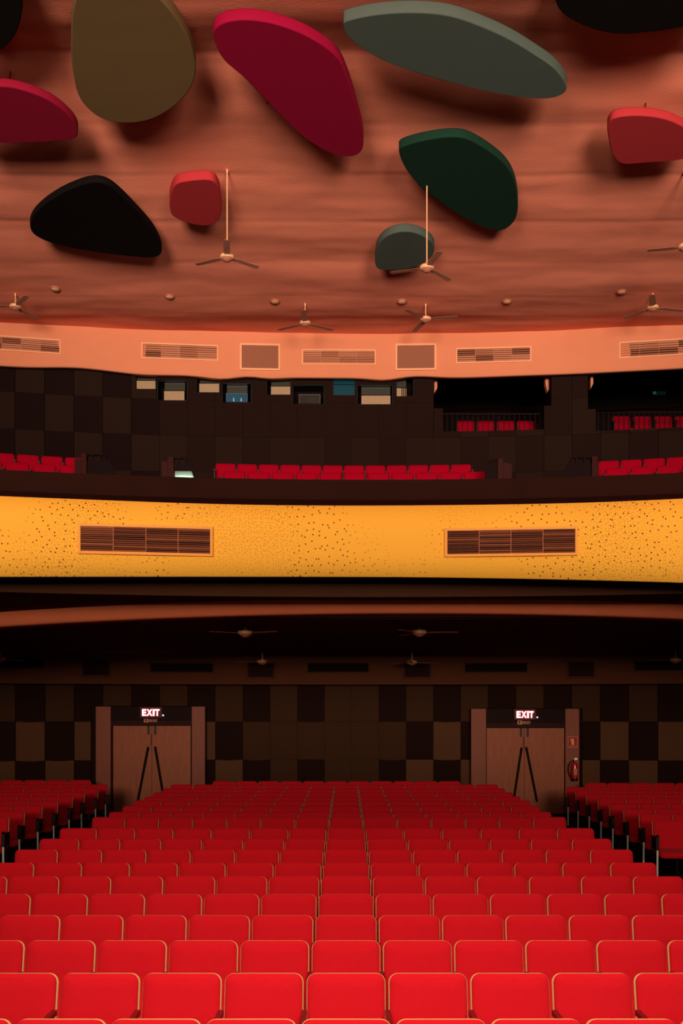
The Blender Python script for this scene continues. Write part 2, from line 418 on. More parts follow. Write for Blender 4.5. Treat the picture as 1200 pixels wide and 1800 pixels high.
# projection windows: deep reveal, frame, pane
kinds = ['pale', 'pale', 'pale', 'blue', 'pale', 'dim', 'teal', 'pale', 'bars']
words = ['leftmost small projection window with cream lower half, tucked under the plaster band', 'second projection window from the left, set lower, cream lower half',
         'third projection window from the left, high under the band, cream lower half', 'projection window glowing dull blue in the lower half',
         'projection window high left of the dark framed one, cream lower half', 'dark projection window with thin metal frame near the centre',
         'small projection window with teal glow just right of centre', 'widest projection window, cream lower half, right of centre', 'rightmost narrow projection window with vertical bars']
inner = [(240, 273, 669, 683), (288, 324, 687, 703), (350, 385, 674, 689), (398, 434, 692, 706), (476, 511, 679, 693), (526, 562, 694, 709), (586, 624, 676, 694), (635, 686, 695, 710), (696, 714, 682, 696)]
for i, (h, kd, wd, inn) in enumerate(zip(wh, kinds, words, inner)):
    x0, x1, z0, z1 = h; xc = (x0+x1)/2; Y = arc(xc, UY, UR)
    r = thing('projection_window', (xc, Y, CZ+z0), wd, 'window', 'projection windows'); r['kind'] = 'structure'; del r['category']
    r.name = 'window_%d' % (i+1)
    W = (x1-x0)/2; H = z1-z0
    mb = MB().box(-W-.0, -W+.015, -.03, .5, 0, H).box(W-.015, W, -.03, .5, 0, H).box(-W, W, -.03, .5, 0, .015).box(-W, W, -.03, .5, H-.015, H)
    link('reveal', mb.mesh('reveal', M_black), r)
    k = (Y+.05)/Y
    ix0 = (inn[0]-CX)*Y/F-xc; ix1 = (inn[1]-CX)*Y/F-xc; iz0 = pz(inn[3], Y)-z0; iz1 = pz(inn[2], Y)-z0
    ix0 = max(ix0, -W+.016); ix1 = min(ix1, W-.016); iz0 = max(.016, iz0)
    mm = {'pale': M_pale, 'bars': M_pale, 'blue': M_glass_b, 'teal': M_glass_t, 'dim': M_glass_d}[kd]
    link('lower_panel', box_me('lower_panel', mm, ix0, ix1, .02, .05, iz0, iz1), r)
    up = min(H-.02, iz1+.28)
    if kd != 'dim':
        o = link('upper_pane', box_me('upper_pane', M_glass_t if kd == 'teal' else mat('smoky_pane', (.035, .035, .03), .25, spec=.5), ix0, ix1, .10, .12, iz1, up), r)
    link('back_board', box_me('back_board', M_void, -W+.015, W-.015, .48, .5, .015, H-.015), r)
    fr = MB()
    t = .012
    fr.box(ix0-t, ix0, .0, .06, iz0, iz1).box(ix1, ix1+t, .0, .06, iz0, iz1).box(ix0-t, ix1+t, .0, .06, iz1, iz1+t)
    link('pane_frame', fr.mesh('pane_frame', mat('grey_frame', (.10, .09, .08), .5) if kd in ('dim', 'blue') else M_void), r)
    if kd == 'bars':
        for q in (.5, .68, .85): link('bar', box_me('bar', M_void, ix0+(ix1-ix0)*q, ix0+(ix1-ix0)*q+.02, -.0, .02, iz0, iz1), r)
    if kd == 'blue':
        for q in (.35, .72): link('bottle_shape', MB().lathe([(.018, 0), (.02, .06), (.008, .08), (.008, .10)], 8, (ix0+(ix1-ix0)*q, -.0, iz0)).mesh('fitting', mat('pale_fitting', (.5, .5, .45), .5), True), r)
        for ch in r.children:
            if ch.name.startswith('bottle'): ch.name = 'fitting'

# ------------------------------------------------------------------ chair meshes
def slab(w_, h, r, rings, m, name, seg=5):
    """rounded rectangle in XZ (origin at bottom centre), rings = [(inset, y)] from back to front"""
    def outline(ins):
        pts = []; rr = max(.008, r-ins*.6); W = w_/2-ins; x0, x1 = -W, W; z0, z1 = ins, h-ins
        for cx_, cz_, a0 in ((x1-rr, z0+rr, -90), (x1-rr, z1-rr, 0), (x0+rr, z1-rr, 90), (x0+rr, z0+rr, 180)):
            for i in range(seg+1):
                a = math.radians(a0+90*i/seg); pts.append((cx_+rr*math.cos(a), cz_+rr*math.sin(a)))
        return pts
    v = []; f = []; n = 4*(seg+1)
    for ins, y in rings:
        for x, z in outline(ins): v.append((x, y, z))
    for j in range(len(rings)-1):
        for i in range(n): f.append((j*n+i, j*n+(i+1) % n, (j+1)*n+(i+1) % n, (j+1)*n+i))
    f.append(tuple(range(n))); f.append(tuple((len(rings)-1)*n+i for i in reversed(range(n))))
    me = mesh(name, v, f, m)
    bm = bmesh.new(); bm.from_mesh(me); bmesh.ops.recalc_face_normals(bm, faces=bm.faces); bm.to_mesh(me); bm.free()
    for p in me.polygons: p.use_smooth = True
    try: me.set_sharp_from_angle(angle=math.radians(50))
    except Exception: pass
    return me
def chair_set(ms, w_=.508, pitch=.54, marm=M_arm, msh=None):
    h = .50; tilt = math.radians(11)
    T = Matrix.Translation((0, .0, .92)) @ Matrix.Rotation(-tilt, 4, 'X') @ Matrix.Translation((0, 0, -h))
    d = {}
    b = slab(w_, h, .055, [(.010, -.010), (.002, -.030), (.0, -.045), (.006, -.060), (.030, -.072), (.09, -.080)], ms, 'backrest'); b.transform(T); d['backrest'] = b
    s = slab(w_+.014, h+.001, .062, [(.003, -.002), (0, -.006), (0, -.021), (.003, -.026)], msh or M_shell, 'back_shell'); s.transform(T); d['back_shell'] = s
    c = slab(w_-.01, .44, .05, [(.012, 0), (.0, .02), (0, .055), (.012, .080), (.05, .092)], ms, 'seat_cushion')
    c.transform(Matrix.Translation((0, -.06, .425)) @ Matrix.Rotation(math.radians(94), 4, 'X')); 
    d['seat_cushion'] = c
    a = MB().box(-.018, .018, -.42, -.15, .685, .722).box(-.016, .016, -.42, -.38, .655, .69)
    d['armrest'] = a.mesh('armrest', marm, False, .006)
    l = MB().box(-.014, .014, -.37, -.20, .18, .685).box(-.012, .012, -.34, -.22, .02, .20).box(-.018, .018, -.38, -.18, 0, .022)
    d['support_leg'] = l.mesh('support_leg', M_black)
    e = MB().box(-.026, .026, -.39, -.09, .40, .60).tube((0, -.36, .0), (0, -.36, .42), .017, n=10).tube((0, -.14, .0), (0, -.14, .42), .014, n=8)
    d['end_panel'] = MB().box(-.024, .024, -.40, -.13, .50, .70).mesh('end_panel', M_black, False, .008)
    d['end_post'] = MB().tube((0, -.375, .0), (0, -.385, .505), .015, n=12).mesh('end_post', M_steel_glint, True)
    d['end_cap'] = MB().lathe([(.004, .70), (.026, .702), (.03, .715), (.018, .73), (.004, .735)], 12, (0, -.38, 0)).mesh('end_cap', mat('black_knob', (.01, .01, .01), .12, spec=.8, coat=1), True)
    return d
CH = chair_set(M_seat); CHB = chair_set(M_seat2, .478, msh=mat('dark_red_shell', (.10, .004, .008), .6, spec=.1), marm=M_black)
def put_chair(x, y, z, rz, label, group, D, left_end=False, right_end=False, chrome=False, hp=.27, arms='right'):
    r = thing('cinema_seat', (x, y, z), label, 'seat', group, rz)
    link('backrest', D['backrest'], r); link('back_shell', D['back_shell'], r); link('seat_cushion', D['seat_cushion'], r)
    def side(sx, end):
        if end and chrome:
            link('end_panel', D['end_panel'], r, (sx, 0, 0)); link('end_post', D['end_post'], r, (sx, 0, 0)); link('end_cap', D['end_cap'], r, (sx, 0, 0))
        else:
            link('armrest', D['armrest'], r, (sx, 0, 0)); link('support_leg', D['support_leg'], r, (sx, 0, 0))
    if arms == 'right' or right_end: side(hp, right_end)
    if arms == 'left' or left_end: side(-hp, left_end)
    return r
ORD = ['centre', 'first', 'second', 'third', 'fourth', 'fifth', 'sixth', 'seventh', 'eighth', 'ninth', 'tenth', 'eleventh', 'twelfth', 'thirteenth', 'fourteenth', 'fifteenth', 'sixteenth', 'seventeenth', 'eighteenth', 'nineteenth']
# (distance, top pixel row)
ROWS = [(5.56, 1789), (6.45, 1709), (7.41, 1652), (8.33, 1608), (9.22, 1571), (10.13, 1540), (11.0, 1516), (11.9, 1493), (12.85, 1474), (13.75, 1455.5),
        (15.5, 1436), (16.6, 1427), (17.6, 1416.5), (18.5, 1407), (19.5, 1400), (20.4, 1393), (21.4, 1386), (22.4, 1379)]
PIT = .54
for ri, (Y, py) in enumerate(ROWS):
    zt_ = CZ+(HY-py)*Y/F; z = zt_-.925
    for c in range(-7, 7):
        x = c*PIT; px = CX+x*Y/F*0+x*F/Y
        if px < -100 or px > 1300: continue
        sd = 'in the centre column' if c == 0 else '%s seat %s of the centre column' % (ORD[abs(c)], 'left' if c < 0 else 'right')
        put_chair(x, Y, z, random.uniform(-.006, .006), 'red padded seat, %s stalls row from the stage, %s' % (ORD[ri+1], sd), 'centre block stalls seats', CH,
                  left_end=(c == -7), right_end=(c == 6), chrome=(c in (-7, 6)))
Y = 23.35; z = CZ+(HY-1373)*Y/F-.925
for i in range(11):
    px = 373+20+i*39.6
    put_chair((px-CX)*Y/F, Y, z, 0, 'red padded seat in the rearmost centre stalls row, %s from its left end' % ORD[i+1], 'rearmost stalls row', CH, left_end=(i == 0), right_end=(i == 10))
# side blocks
SB = [(15.0, 1441, 1435), (15.9, 1430, 1425), (16.9, 1421, 1415), (17.9, 1412, 1407), (19.0, 1402.5, 1399), (20.1, 1395.5, 1391.5), (21.3, 1388.5, 1385), (22.3, 1383.5, 1379), (23.5, 1376, 1371)]
edgeR = [1145, 1122, 1095, 1070, 1050, 1030, 1011, 994, 1028]
edgeL = [17, 44, 75, 102, 128, 149, 173, 190, 160]
for ri, (Y, pr, pl) in enumerate(SB):
    zr = CZ+(HY-pr)*Y/F-.925; zl = CZ+(HY-pl)*Y/F-.925
    for side, e, z in (('right', edgeR[ri], zr), ('left', edgeL[ri], zl)):
        s = 1 if side == 'right' else -1
        X0 = (e-CX)*Y/F
        k = 0
        while True:
            x = X0+s*(.26+k*PIT); px = CX+x*F/Y
            if px < -45 or px > 1245: break
            rz = math.radians(-3.0*s)
            yy = Y-.02*k
            put_chair(x, yy, z, rz, 'red seat, %s side block, %s row from front, %s in from the aisle' % (side, ORD[ri+1], ORD[k+1]), '%s side block stalls seats' % side, CH,
                      left_end=(s > 0 and k == 0), right_end=(s < 0 and k == 0), chrome=(k == 0), arms='left' if s > 0 else 'right')
            k += 1

# balcony seats
BS = []
def bal_row(px0, n, pitchpx, Y0, py, row, block, first=1):
    for i in range(n):
        if i == 0:
            Ya = arc_px(px0+.5*pitchpx, Y0, 31); x = (px0+.5*pitchpx-CX)*Ya/F; pit = pitchpx*Y0/F*(1.04 if block == 'left' else 1)
        else:
            x += pit*math.cos(arc_rot(x, 31)); Ya = arc(x, Y0, 31)
        z = CZ+pz(py, Y0)-.925
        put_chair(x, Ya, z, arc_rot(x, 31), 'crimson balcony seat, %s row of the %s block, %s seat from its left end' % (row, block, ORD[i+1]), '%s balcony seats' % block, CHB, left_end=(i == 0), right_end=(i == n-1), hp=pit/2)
bal_row(378, 12, 37.4, 23.3, 819.5, 'rear', 'centre')
bal_row(391, 11, 42, 22.1, 832.5, 'front', 'centre')
bal_row(-12, 4, 37.4, 23.3, 820, 'rear', 'left')
bal_row(-38, 4, 42, 22.1, 833, 'front', 'left')
bal_row(1050, 4, 37.4, 23.3, 822, 'rear', 'right')
bal_row(1062, 4, 42, 22.1, 834, 'front', 'right')
for i, px in enumerate((275, 370, 419)):
    Ya = arc_px(px, 20.45, 31); x = (px-CX)*Ya/F
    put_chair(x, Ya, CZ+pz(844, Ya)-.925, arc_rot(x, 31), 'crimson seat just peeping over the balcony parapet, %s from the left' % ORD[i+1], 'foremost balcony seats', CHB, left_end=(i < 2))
# box seats behind openings
bxs = [(800, 35, 4, 741, 'left'), (1072, 36.5, 4, 733, 'right')]
for px0, pp, n_, py, nm in bxs:
    for i in range(n_):
        px = px0+(i+.5)*pp; Y = 26.3
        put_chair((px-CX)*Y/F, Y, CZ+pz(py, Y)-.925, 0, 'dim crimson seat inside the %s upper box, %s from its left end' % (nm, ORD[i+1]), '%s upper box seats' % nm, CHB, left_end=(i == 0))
# terraces of the balcony
def terrace(name, y0, y1, z, R, label):
    xs = frange(-12.5, 12.8, 50)
    def r(y, zz): return lambda x: Vector((x, arc(x, y, R), CZ+zz))
    v, f = sheet(xs, [r(y0, z-.7), r(y0, z), r(y1, z)])
    struct(name, mesh(name, v, f, M_floor), label)
zr0 = pz(819.5, 23.3)-.925; zf0 = pz(832.5, 22.1)-.925; zp0 = pz(844, 20.9)-.925
terrace('floor_balcony', 22.55, 25.6, zr0-.002, 31, 'rear balcony step')
terrace('floor_balcony_front', 21.35, 22.6, zf0-.002, 31, 'front balcony step')
terrace('floor_balcony_lower', 20.0, 21.4, zp0-.002, 31, 'lower balcony step')
terrace('floor_balcony_rake', 13.75, 20.1, 2.5, 31, 'unseen balcony floor behind the parapet')

# dark rooms behind the upper openings
bzf = pz(741, 26.3)-.925; 
room = MB()
room.box(1.9, 13, 25.15, 30, bzf-.12, bzf-.002-.0)
room.box(1.9, 13, 29.8, 30, bzf, 11).box(1.9, 2.05, 25.3, 30, bzf, 11).box(1.9, 13, 25.15, 30, 10.2, 10.4)
room.v = [Vector((v_.x, v_.y, v_.z+CZ)) for v_ in room.v]
struct('wall_box_room', room.mesh('wall_box_room', M_void), 'dark room behind the upper boxes')
for (nm, h) in (('left', boxh[1]), ('right', boxh[3])):
    x0, x1, z0, z1 = h; x1 = min(x1, 12.0); xc = (x0+x1)/2; Y = arc(x0+.8, UY, UR)+.34
    r = thing('box_railing', (xc, Y, CZ+z0), 'thin dark barred railing across the %s upper box' % nm, 'railing', 'upper box railings')
    Hh = .56; W = (x1-x0)/2; Mr = mat('railing_metal', (.014, .005, .005), .6, spec=.05)
    link('top_rail', MB().box(-W, W, -.02, .02, Hh-.02, Hh+.01).mesh('top_rail', Mr), r)
    link('bottom_rail', MB().box(-W, W, -.015, .015, 0, .03).mesh('bottom_rail', Mr), r)
    bar = box_me('bar', Mr, -.009, .009, -.009, .009, .02, Hh-.01); k = int(2*W/.13)
    for i in range(k+1): link('bar', bar, r, (-W+2*W*i/k, 0, 0))
# plaster fins visible at the opening corners
for px, t, b_, wpx, nm in ((765, 664, 692, 5, 'left edge of the left'), (962, 662, 690, 8, 'right edge of the left'), (1039, 661, 684, 4, 'left edge of the right')):
    Y = arc_px(px, 25.3, UR); x = (px-CX)*Y/F
    o = link('plaster_bracket', MB().prism([(-wpx*.5*Y/F, 0), (wpx*.55*Y/F, .12), (wpx*.55*Y/F, (b_-t)*Y/F+.2), (-wpx*.55*Y/F, (b_-t)*Y/F+.2)] if 'right edge' not in nm else [(-wpx*.55*Y/F, .2), (-.01, 0), (wpx*.55*Y/F, .16), (wpx*.55*Y/F, (b_-t)*Y/F+.2), (-wpx*.7*Y/F, (b_-t)*Y/F+.2)], -.06, .12).mesh('plaster_bracket', M_band), None, (x, Y, CZ+pz(b_, Y)))
    tag(o, 'small peach plaster bracket at the %s upper box opening' % nm, 'bracket')
o = link('exit_plate', box_me('exit_plate', M_green, -.20, .20, -.02, .02, -.05, .05), None, P(1158, 691, 29.7)); tag(o, 'faint green sign plate deep inside the right upper box', 'sign')
link('sign_symbol', box_me('sign_symbol', mat('sign_glow', (.1, .2, .2), .5, emit=(.3, .8, .7), estr=.06), -.19, -.10, -.03, -.018, -.04, .04), o)

# stair barriers on the balcony
def barrier(px_post, px_wide_top, px_wide_bot, ytop, ybot, label, flip, lit=False, box=(0, 0)):
    Y = arc_px(px_post, 20.9, 31); s = -1 if flip else 1
    def X(px): return (px-px_post)*Y/F
    zb_ = -.25; zh = (ybot-ytop)*Y/F
    r = thing('stair_barrier', P(px_post, ybot, Y), label, 'barrier', 'wooden stair barriers on the balcony')
    M1 = mat('barrier_wood', (.007, .0012, .0012), .6, var=.2, spec=.06); M2 = mat('barrier_red_wood', (.030, .0022, .002), .5, var=.2, spec=.08)
    xt = X(px_wide_top); xb = X(px_wide_bot)
    zo = zh*.72
    xo = xt+(xb-xt)*(1-zo/zh)
    a = [(0, zb_), (xb, zb_), (xb, zh*.06), (xo, zo), (0, zo)]
    link('side_panel', MB().prism(a, -.03, .03).mesh('side_panel', M1), r)
    link('top_rail', MB().prism([(0, zh*.93), (xt, zh*.93), (xt*.98, zh), (0, zh)], -.04, .04).mesh('top_rail', M1), r)
    for q in (.02, .40, .78, 1.0):
        xq = xt*q
        link('baluster', MB().box(xq-.025, xq+.025, -.025, .025, zo-.01, zh*.95).mesh('baluster', M1), r)
    link('front_post', MB().box(-.06, .06, -.10, .06, zb_, zh*.98).mesh('front_post', M2, False, .01), r)
    bx0, bx1 = X(box[0]), X(box[1])
    link('end_box', MB().prism([(bx0, zb_), (bx1, zb_), (bx1, zh*.66), (bx1-.02*s, zh*.74), ((bx0+bx1)/2, zh*.82), (bx0, zh*.84)] if bx0 > -9 else [], .0, .5).mesh('end_box', M2), r)
    link('return_panel', MB().box(xt*.0-.03, xt*.0+.03, .05, 1.0, zb_, zo).mesh('return_panel', M1), r)
    if lit:
        link('white_step_face', MB().prism([(X(308), .0), (X(343), .0), (X(337), zh*.38), (X(308), zh*.38)], -.05, -.032).mesh('white_step_face', M_lit), r)
        link('step_lamp', MB().box(X(310), X(340), -.10, -.07, -.03, .03).mesh('step_lamp', M_litlamp), r)
        lm = bpy.data.lights.new('step_glow', 'AREA'); lm.shape = 'RECTANGLE'; lm.size = .36; lm.size_y = .03; lm.energy = 2.2; lm.color = (.75, 1, .85)
        lo = link('step_glow', lm, r, ((X(308)+X(340))/2, -.07, .035), (math.radians(160), 0, 0))
    return r
barrier(149, 184, 209, 798, 842, 'dark wooden stair barrier beside the left balcony seats', False, box=(131, 147))
barrier(301, 333, 348, 804, 845, 'small stair barrier with a bright white lit lower panel', False, True, box=(284, 299))
barrier(878, 862, 850, 807, 846, 'reddish wooden stair barrier at the right end of the centre seats', True, box=(884, 899))
barrier(1043, 1004, 984, 803, 844, 'dark wooden stair barrier beside the right balcony seats', True, box=(1046, 1052))

# ------------------------------------------------------------------ vents
def vent(px0, px1, py0, py1, Y0, R, label, group, nslat, mf, ms, individual=True, tilt=None, shear=0, secs=4, name='air_vent', fr=None, rnd=.6):
    Ya = arc_px((px0+px1)/2, Y0, R); x = ((px0+px1)/2-CX)*Ya/F; W = (px1-px0)/2*Ya/F/math.cos(arc_rot(x, R)); H = (py1-py0)*Ya/F
    r = thing(name, (x, Ya, CZ+pz(py1, Ya)), label, 'vent', group, arc_rot(x, R))
    t = fr or .05
    mb = MB().box(-W-t, -W, -.025, .03, -t, H+t).box(W, W+t, -.025, .03, -t, H+t).box(-W, W, -.025, .03, -t, 0).box(-W, W, -.025, .03, H, H+t)
    link('frame', mb.mesh('frame', mf, False, .004), r)
    link('backing', box_me('backing', M_back, -W, W, -.006, .03, 0, H), r)
    sw = 2*W/secs; jm = None
    cache = {}
    for s_ in range(secs):
        if s_: link('divider', box_me('divider', ms, -W+s_*sw-.005, -W+s_*sw+.005, -.024, -.004, 0, H), r)
        for k in range(nslat):
            z = H*(k+.5)/nslat
            a = (tilt(s_, k, nslat) if tilt else .5)
            key = round(a, 1)
            if individual:
                if key not in cache: cache[key] = MB().box(-sw/2+.004, sw/2-.004, -.0018, .0018, -H/nslat*.36, H/nslat*.36, Matrix.Rotation(a, 4, 'X')).mesh('slat', ms)
                link('slat', cache[key], r, (-W+(s_+.5)*sw, -.018, z))
            else:
                jm = jm or MB()
                jm.box(-sw/2+.004, sw/2-.004, -.0018, .0018, -H/nslat*.46, H/nslat*.46, Matrix.Translation((-W+(s_+.5)*sw, -.018, z)) @ Matrix.Rotation(a, 4, 'X'))
    if jm:
        o = link('slats', jm.mesh('slats', ms), r); o['kind'] = 'stuff'
    return r
def t_up(s_, k, n):
    random.seed(s_*31+(k*2//n)*7+int(t_up.seed)); return random.choice((.25, .55, .75, 1.05))*random.choice((1,))+((s_+k) % 2)*.05
VU = [(-26, 101, 595, 616, 'at the left edge of the picture'), (252, 380, 607, 630, 'second from the left, left of the brown speaker panel'), (533, 658, 617, 639, 'between the two brown speaker panels'),
      (804, 930, 613, 635, 'right of the right speaker panel'), (1093, 1222, 600, 624, 'at the right edge of the picture')]
for i, (a, b, c, d, wd) in enumerate(VU):
    t_up.seed = i*11
    vent(a, b, c, d, BY-.005, BR, 'louvred vent in peach band, '+wd, 'vents in the upper peach band', 6, M_frame, M_slat, True, t_up, fr=.035)
def t_f(s_, k, n):
    random.seed(s_*17+k*5+int(t_f.seed)); return random.choice((1.0, 1.25, 1.4, .6) if s_ != 0 or t_f.seed else (.4, .8, 1.1))
for i, (a, b, c, d, wd) in enumerate([(146, 367, 928, 971, 'left'), (787, 1008, 932, 973, 'right')]):
    t_f.seed = i*3
    vent(a, b, c, d, FY-.035, FR, 'large louvred grille in the yellow balcony fascia, %s one' % wd, 'grilles in the yellow fascia', 12, M_fframe, M_slatf, True, t_f, fr=.035)
VL = [(-35, 72, 1157, 1173, 'at the left edge'), (266, 373, 1166, 1181, 'above the left exit door'), (541, 647, 1166, 1181, 'in the middle between the two exits'), (818, 925, 1166, 1181, 'above the right exit door'), (1118, 1226, 1162, 1178, 'at the right edge')]
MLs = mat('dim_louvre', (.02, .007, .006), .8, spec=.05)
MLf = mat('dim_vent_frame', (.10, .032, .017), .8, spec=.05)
for i, (a, b, c, d, wd) in enumerate(VL):
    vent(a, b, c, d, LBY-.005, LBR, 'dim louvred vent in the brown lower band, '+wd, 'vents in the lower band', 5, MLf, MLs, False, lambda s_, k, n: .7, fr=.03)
def speaker(px0, px1, py0, py1, Y0, R, label, group, mf, mg):
    Ya = arc_px((px0+px1)/2, Y0, R); x = ((px0+px1)/2-CX)*Ya/F; W = (px1-px0)/2*Ya/F; H = (py1-py0)*Ya/F; t = .05
    r = thing('wall_speaker', (x, Ya, CZ+pz(py1, Ya)), label, 'speaker', group, arc_rot(x, R))
    mb = MB().box(-W-t, -W, -.04, .03, -t, H+t).box(W, W+t, -.04, .03, -t, H+t).box(-W, W, -.04, .03, -t, 0).box(-W, W, -.04, .03, H, H+t)
    link('frame', mb.mesh('frame', mf, False, .006), r); link('grille', box_me('grille', mg, -W, W, -.018, .03, 0, H), r)
speaker(425, 489, 608, 648, BY-.005, BR, 'brown framed speaker panel in the peach band, left of centre', 'speaker panels in the upper band', M_frame, M_grille)
speaker(698, 763, 608, 648, BY-.005, BR, 'brown framed speaker panel in the peach band, right of centre', 'speaker panels in the upper band', M_frame, M_grille)
for a, b, c, d, wd in ((147, 191, 1161, 1187, 'above and left of the left exit'), (436, 480, 1164, 1190, 'left of the middle vent'), (711, 755, 1165, 1190, 'right of the middle vent'), (999, 1042, 1164, 1189, 'above and right of the right exit')):
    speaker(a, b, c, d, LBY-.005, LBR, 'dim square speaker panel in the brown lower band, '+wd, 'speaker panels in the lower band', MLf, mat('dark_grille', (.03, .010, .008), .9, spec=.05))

# ------------------------------------------------------------------ hanging clouds
def catmull(pts, k=6):
    out = []; n = len(pts)
    for i in range(n):
        p0, p1, p2, p3 = pts[i-1], pts[i], pts[(i+1) % n], pts[(i+2) % n]
        for j in range(k):
            t = j/k; out.append(tuple(.5*((2*p1[a])+(-p0[a]+p2[a])*t+(2*p0[a]-5*p1[a]+4*p2[a]-p3[a])*t*t+(-p0[a]+3*p1[a]-3*p2[a]+p3[a])*t**3) for a in (0, 1)))
    return out
def cloud(pts, z, t, m, label):
    P3 = []
    for px, py in pts:
        Y = z*F/(HY-py); P3.append(((px-CX)*Y/F, Y))
    c = catmull(P3); cx_ = sum(p[0] for p in c)/len(c); cy_ = sum(p[1] for p in c)/len(c)
    c = [(p[0]-cx_, p[1]-cy_) for p in c]
    v = []; f = []; n = len(c)
    def ring(s, zz):
        R = max(math.hypot(*p) for p in c)
        for x, y in c:
            d = math.hypot(x, y); q = (d-s)/d; v.append((x*q, y*q, zz))
    for s, zz in ((.02, 0), (.004, .006), (0, .02), (0, t-.02), (.01, t)): ring(s, zz)
    for j in range(4):
        for i in range(n): f.append((j*n+i, j*n+(i+1) % n, (j+1)*n+(i+1) % n, (j+1)*n+i))
    f.append(tuple(range(n))); f.append(tuple(4*n+i for i in range(n)))
    me = mesh('panel_body', v, f, m)
    bm = bmesh.new(); bm.from_mesh(me); bmesh.ops.recalc_face_normals(bm, faces=bm.faces); bm.to_mesh(me); bm.free()
    for p in me.polygons: p.use_smooth = len(p.vertices) == 4
    r = thing('ceiling_cloud', (cx_, cy_, CZ+z), label, 'ceiling panel', 'hanging ceiling clouds')
    link('panel_body', me, r)
    ys_ = [p[1] for p in c]; xs_ = [p[0] for p in c]
    yf = min(ys_)*.30
    for wx, wy in ((min(xs_)*.1, yf), (min(xs_)*.45, max(ys_)*.35), (max(xs_)*.45, max(ys_)*.35)):
        top = ceil_z(cx_+wx, cy_+wy)-(CZ+z)
        link('suspension_rod', MB().tube((wx, wy, t-.01), (wx, wy, top), .008, n=6).mesh('suspension_rod', M_black), r)
MC = dict(olive=mat('cloud_olive', (.145, .085, .036), .85, var=.14, scale=1.2, stretch=(.5, 2, 1), spec=.15), magenta=mat('cloud_magenta', (.27, .0008, .030), .85, spec=.15, var=.06),
          pale=mat('cloud_grey_green', (.072, .092, .082), .85, spec=.15, var=.06), black=mat('cloud_black', (.006, .004, .004), .8, spec=.06), dgreen=mat('cloud_dark_green', (.006, .030, .018), .85, spec=.15, var=.06),
          red=mat('cloud_red', (.42, .028, .036), .85, spec=.15, var=.06))
cloud([(128,20),(125,70),(127,120),(140,172),(172,205),(210,216),(255,213),(295,195),(330,163),(344,125),(336,80),(312,35),(283,0),(255,-25),(215,-42),(170,-40),(140,-15)], 9.45, .17, MC['olive'], 'large olive yellow rounded ceiling cloud at the upper left')
cloud([(376,70),(378,50),(400,38),(440,35),(490,44),(545,66),(592,100),(612,140),(624,180),(637,230),(637,262),(620,275),(590,272),(552,254),(515,225),(470,180),(430,138),(393,105)], 9.45, .16, MC['magenta'], 'large magenta elongated ceiling cloud left of centre')
cloud([(603,44),(612,36),(660,26),(720,22),(780,26),(830,40),(890,66),(940,96),(975,121),(994,147),(992,163),(967,173),(920,172),(850,160),(770,140),(690,114),(640,88),(610,64)], 9.45, .17, MC['pale'], 'long grey green ceiling cloud at the top right of centre')
cloud([(975,-5),(985,20),(1010,38),(1050,54),(1090,60),(1130,58),(1200,48),(1260,30),(1290,-10),(1250,-60),(1150,-90),(1030,-70),(985,-40)], 9.45, .17, MC['black'], 'black ceiling cloud cut off by the top right of the picture')
cloud([(-60,98),(-20,95),(5,86),(24,66),(35,40),(40,5),(33,-40),(-10,-80),(-80,-60),(-110,0),(-95,70)], 9.45, .17, MC['black'], 'black ceiling cloud cut off by the top left corner')
cloud([(-75,190),(-45,162),(0,152),(40,158),(82,174),(112,194),(133,217),(137,236),(127,245),(100,248),(60,251),(0,252),(-50,245),(-76,215)], 9.45, .13, mat('cloud_wine', (.24, .003, .024), .85, spec=.15, var=.06), 'wine red rounded ceiling cloud at the left edge')
cloud([(701,268),(707,258),(740,248),(785,241),(820,244),(860,266),(890,292),(905,322),(910,362),(904,388),(885,404),(860,403),(820,386),(780,360),(740,330),(712,295)], 9.49, .15, MC['dgreen'], 'dark green ceiling cloud right of centre')
cloud([(53,400),(58,380),(80,358),(112,338),(150,323),(177,321),(203,334),(240,370),(270,405),(284,435),(280,449),(262,453),(220,450),(165,443),(100,430),(65,416)], 9.42, .13, MC['black'], 'black ceiling cloud above the left fans')
cloud([(298,362),(300,340),(309,324),(330,318),(368,316),(383,328),(388,350),(389,375),(380,391),(360,397),(330,392),(304,380)], 9.45, .17, MC['red'], 'small red squarish ceiling cloud left of the long rod fan')
cloud([(1067,230),(1071,214),(1085,206),(1120,203),(1160,207),(1192,218),(1215,235),(1222,262),(1200,280),(1130,287),(1093,288),(1076,272)], 9.52, .14, MC['red'], 'red ceiling cloud at the right edge')
cloud([(659,463),(661,440),(669,424),(686,412),(710,407),(735,411),(757,424),(763,440),(755,455),(730,469),(700,475),(668,474)], 9.37, .16, MC['pale'], 'small grey green ceiling cloud behind the fan blade')

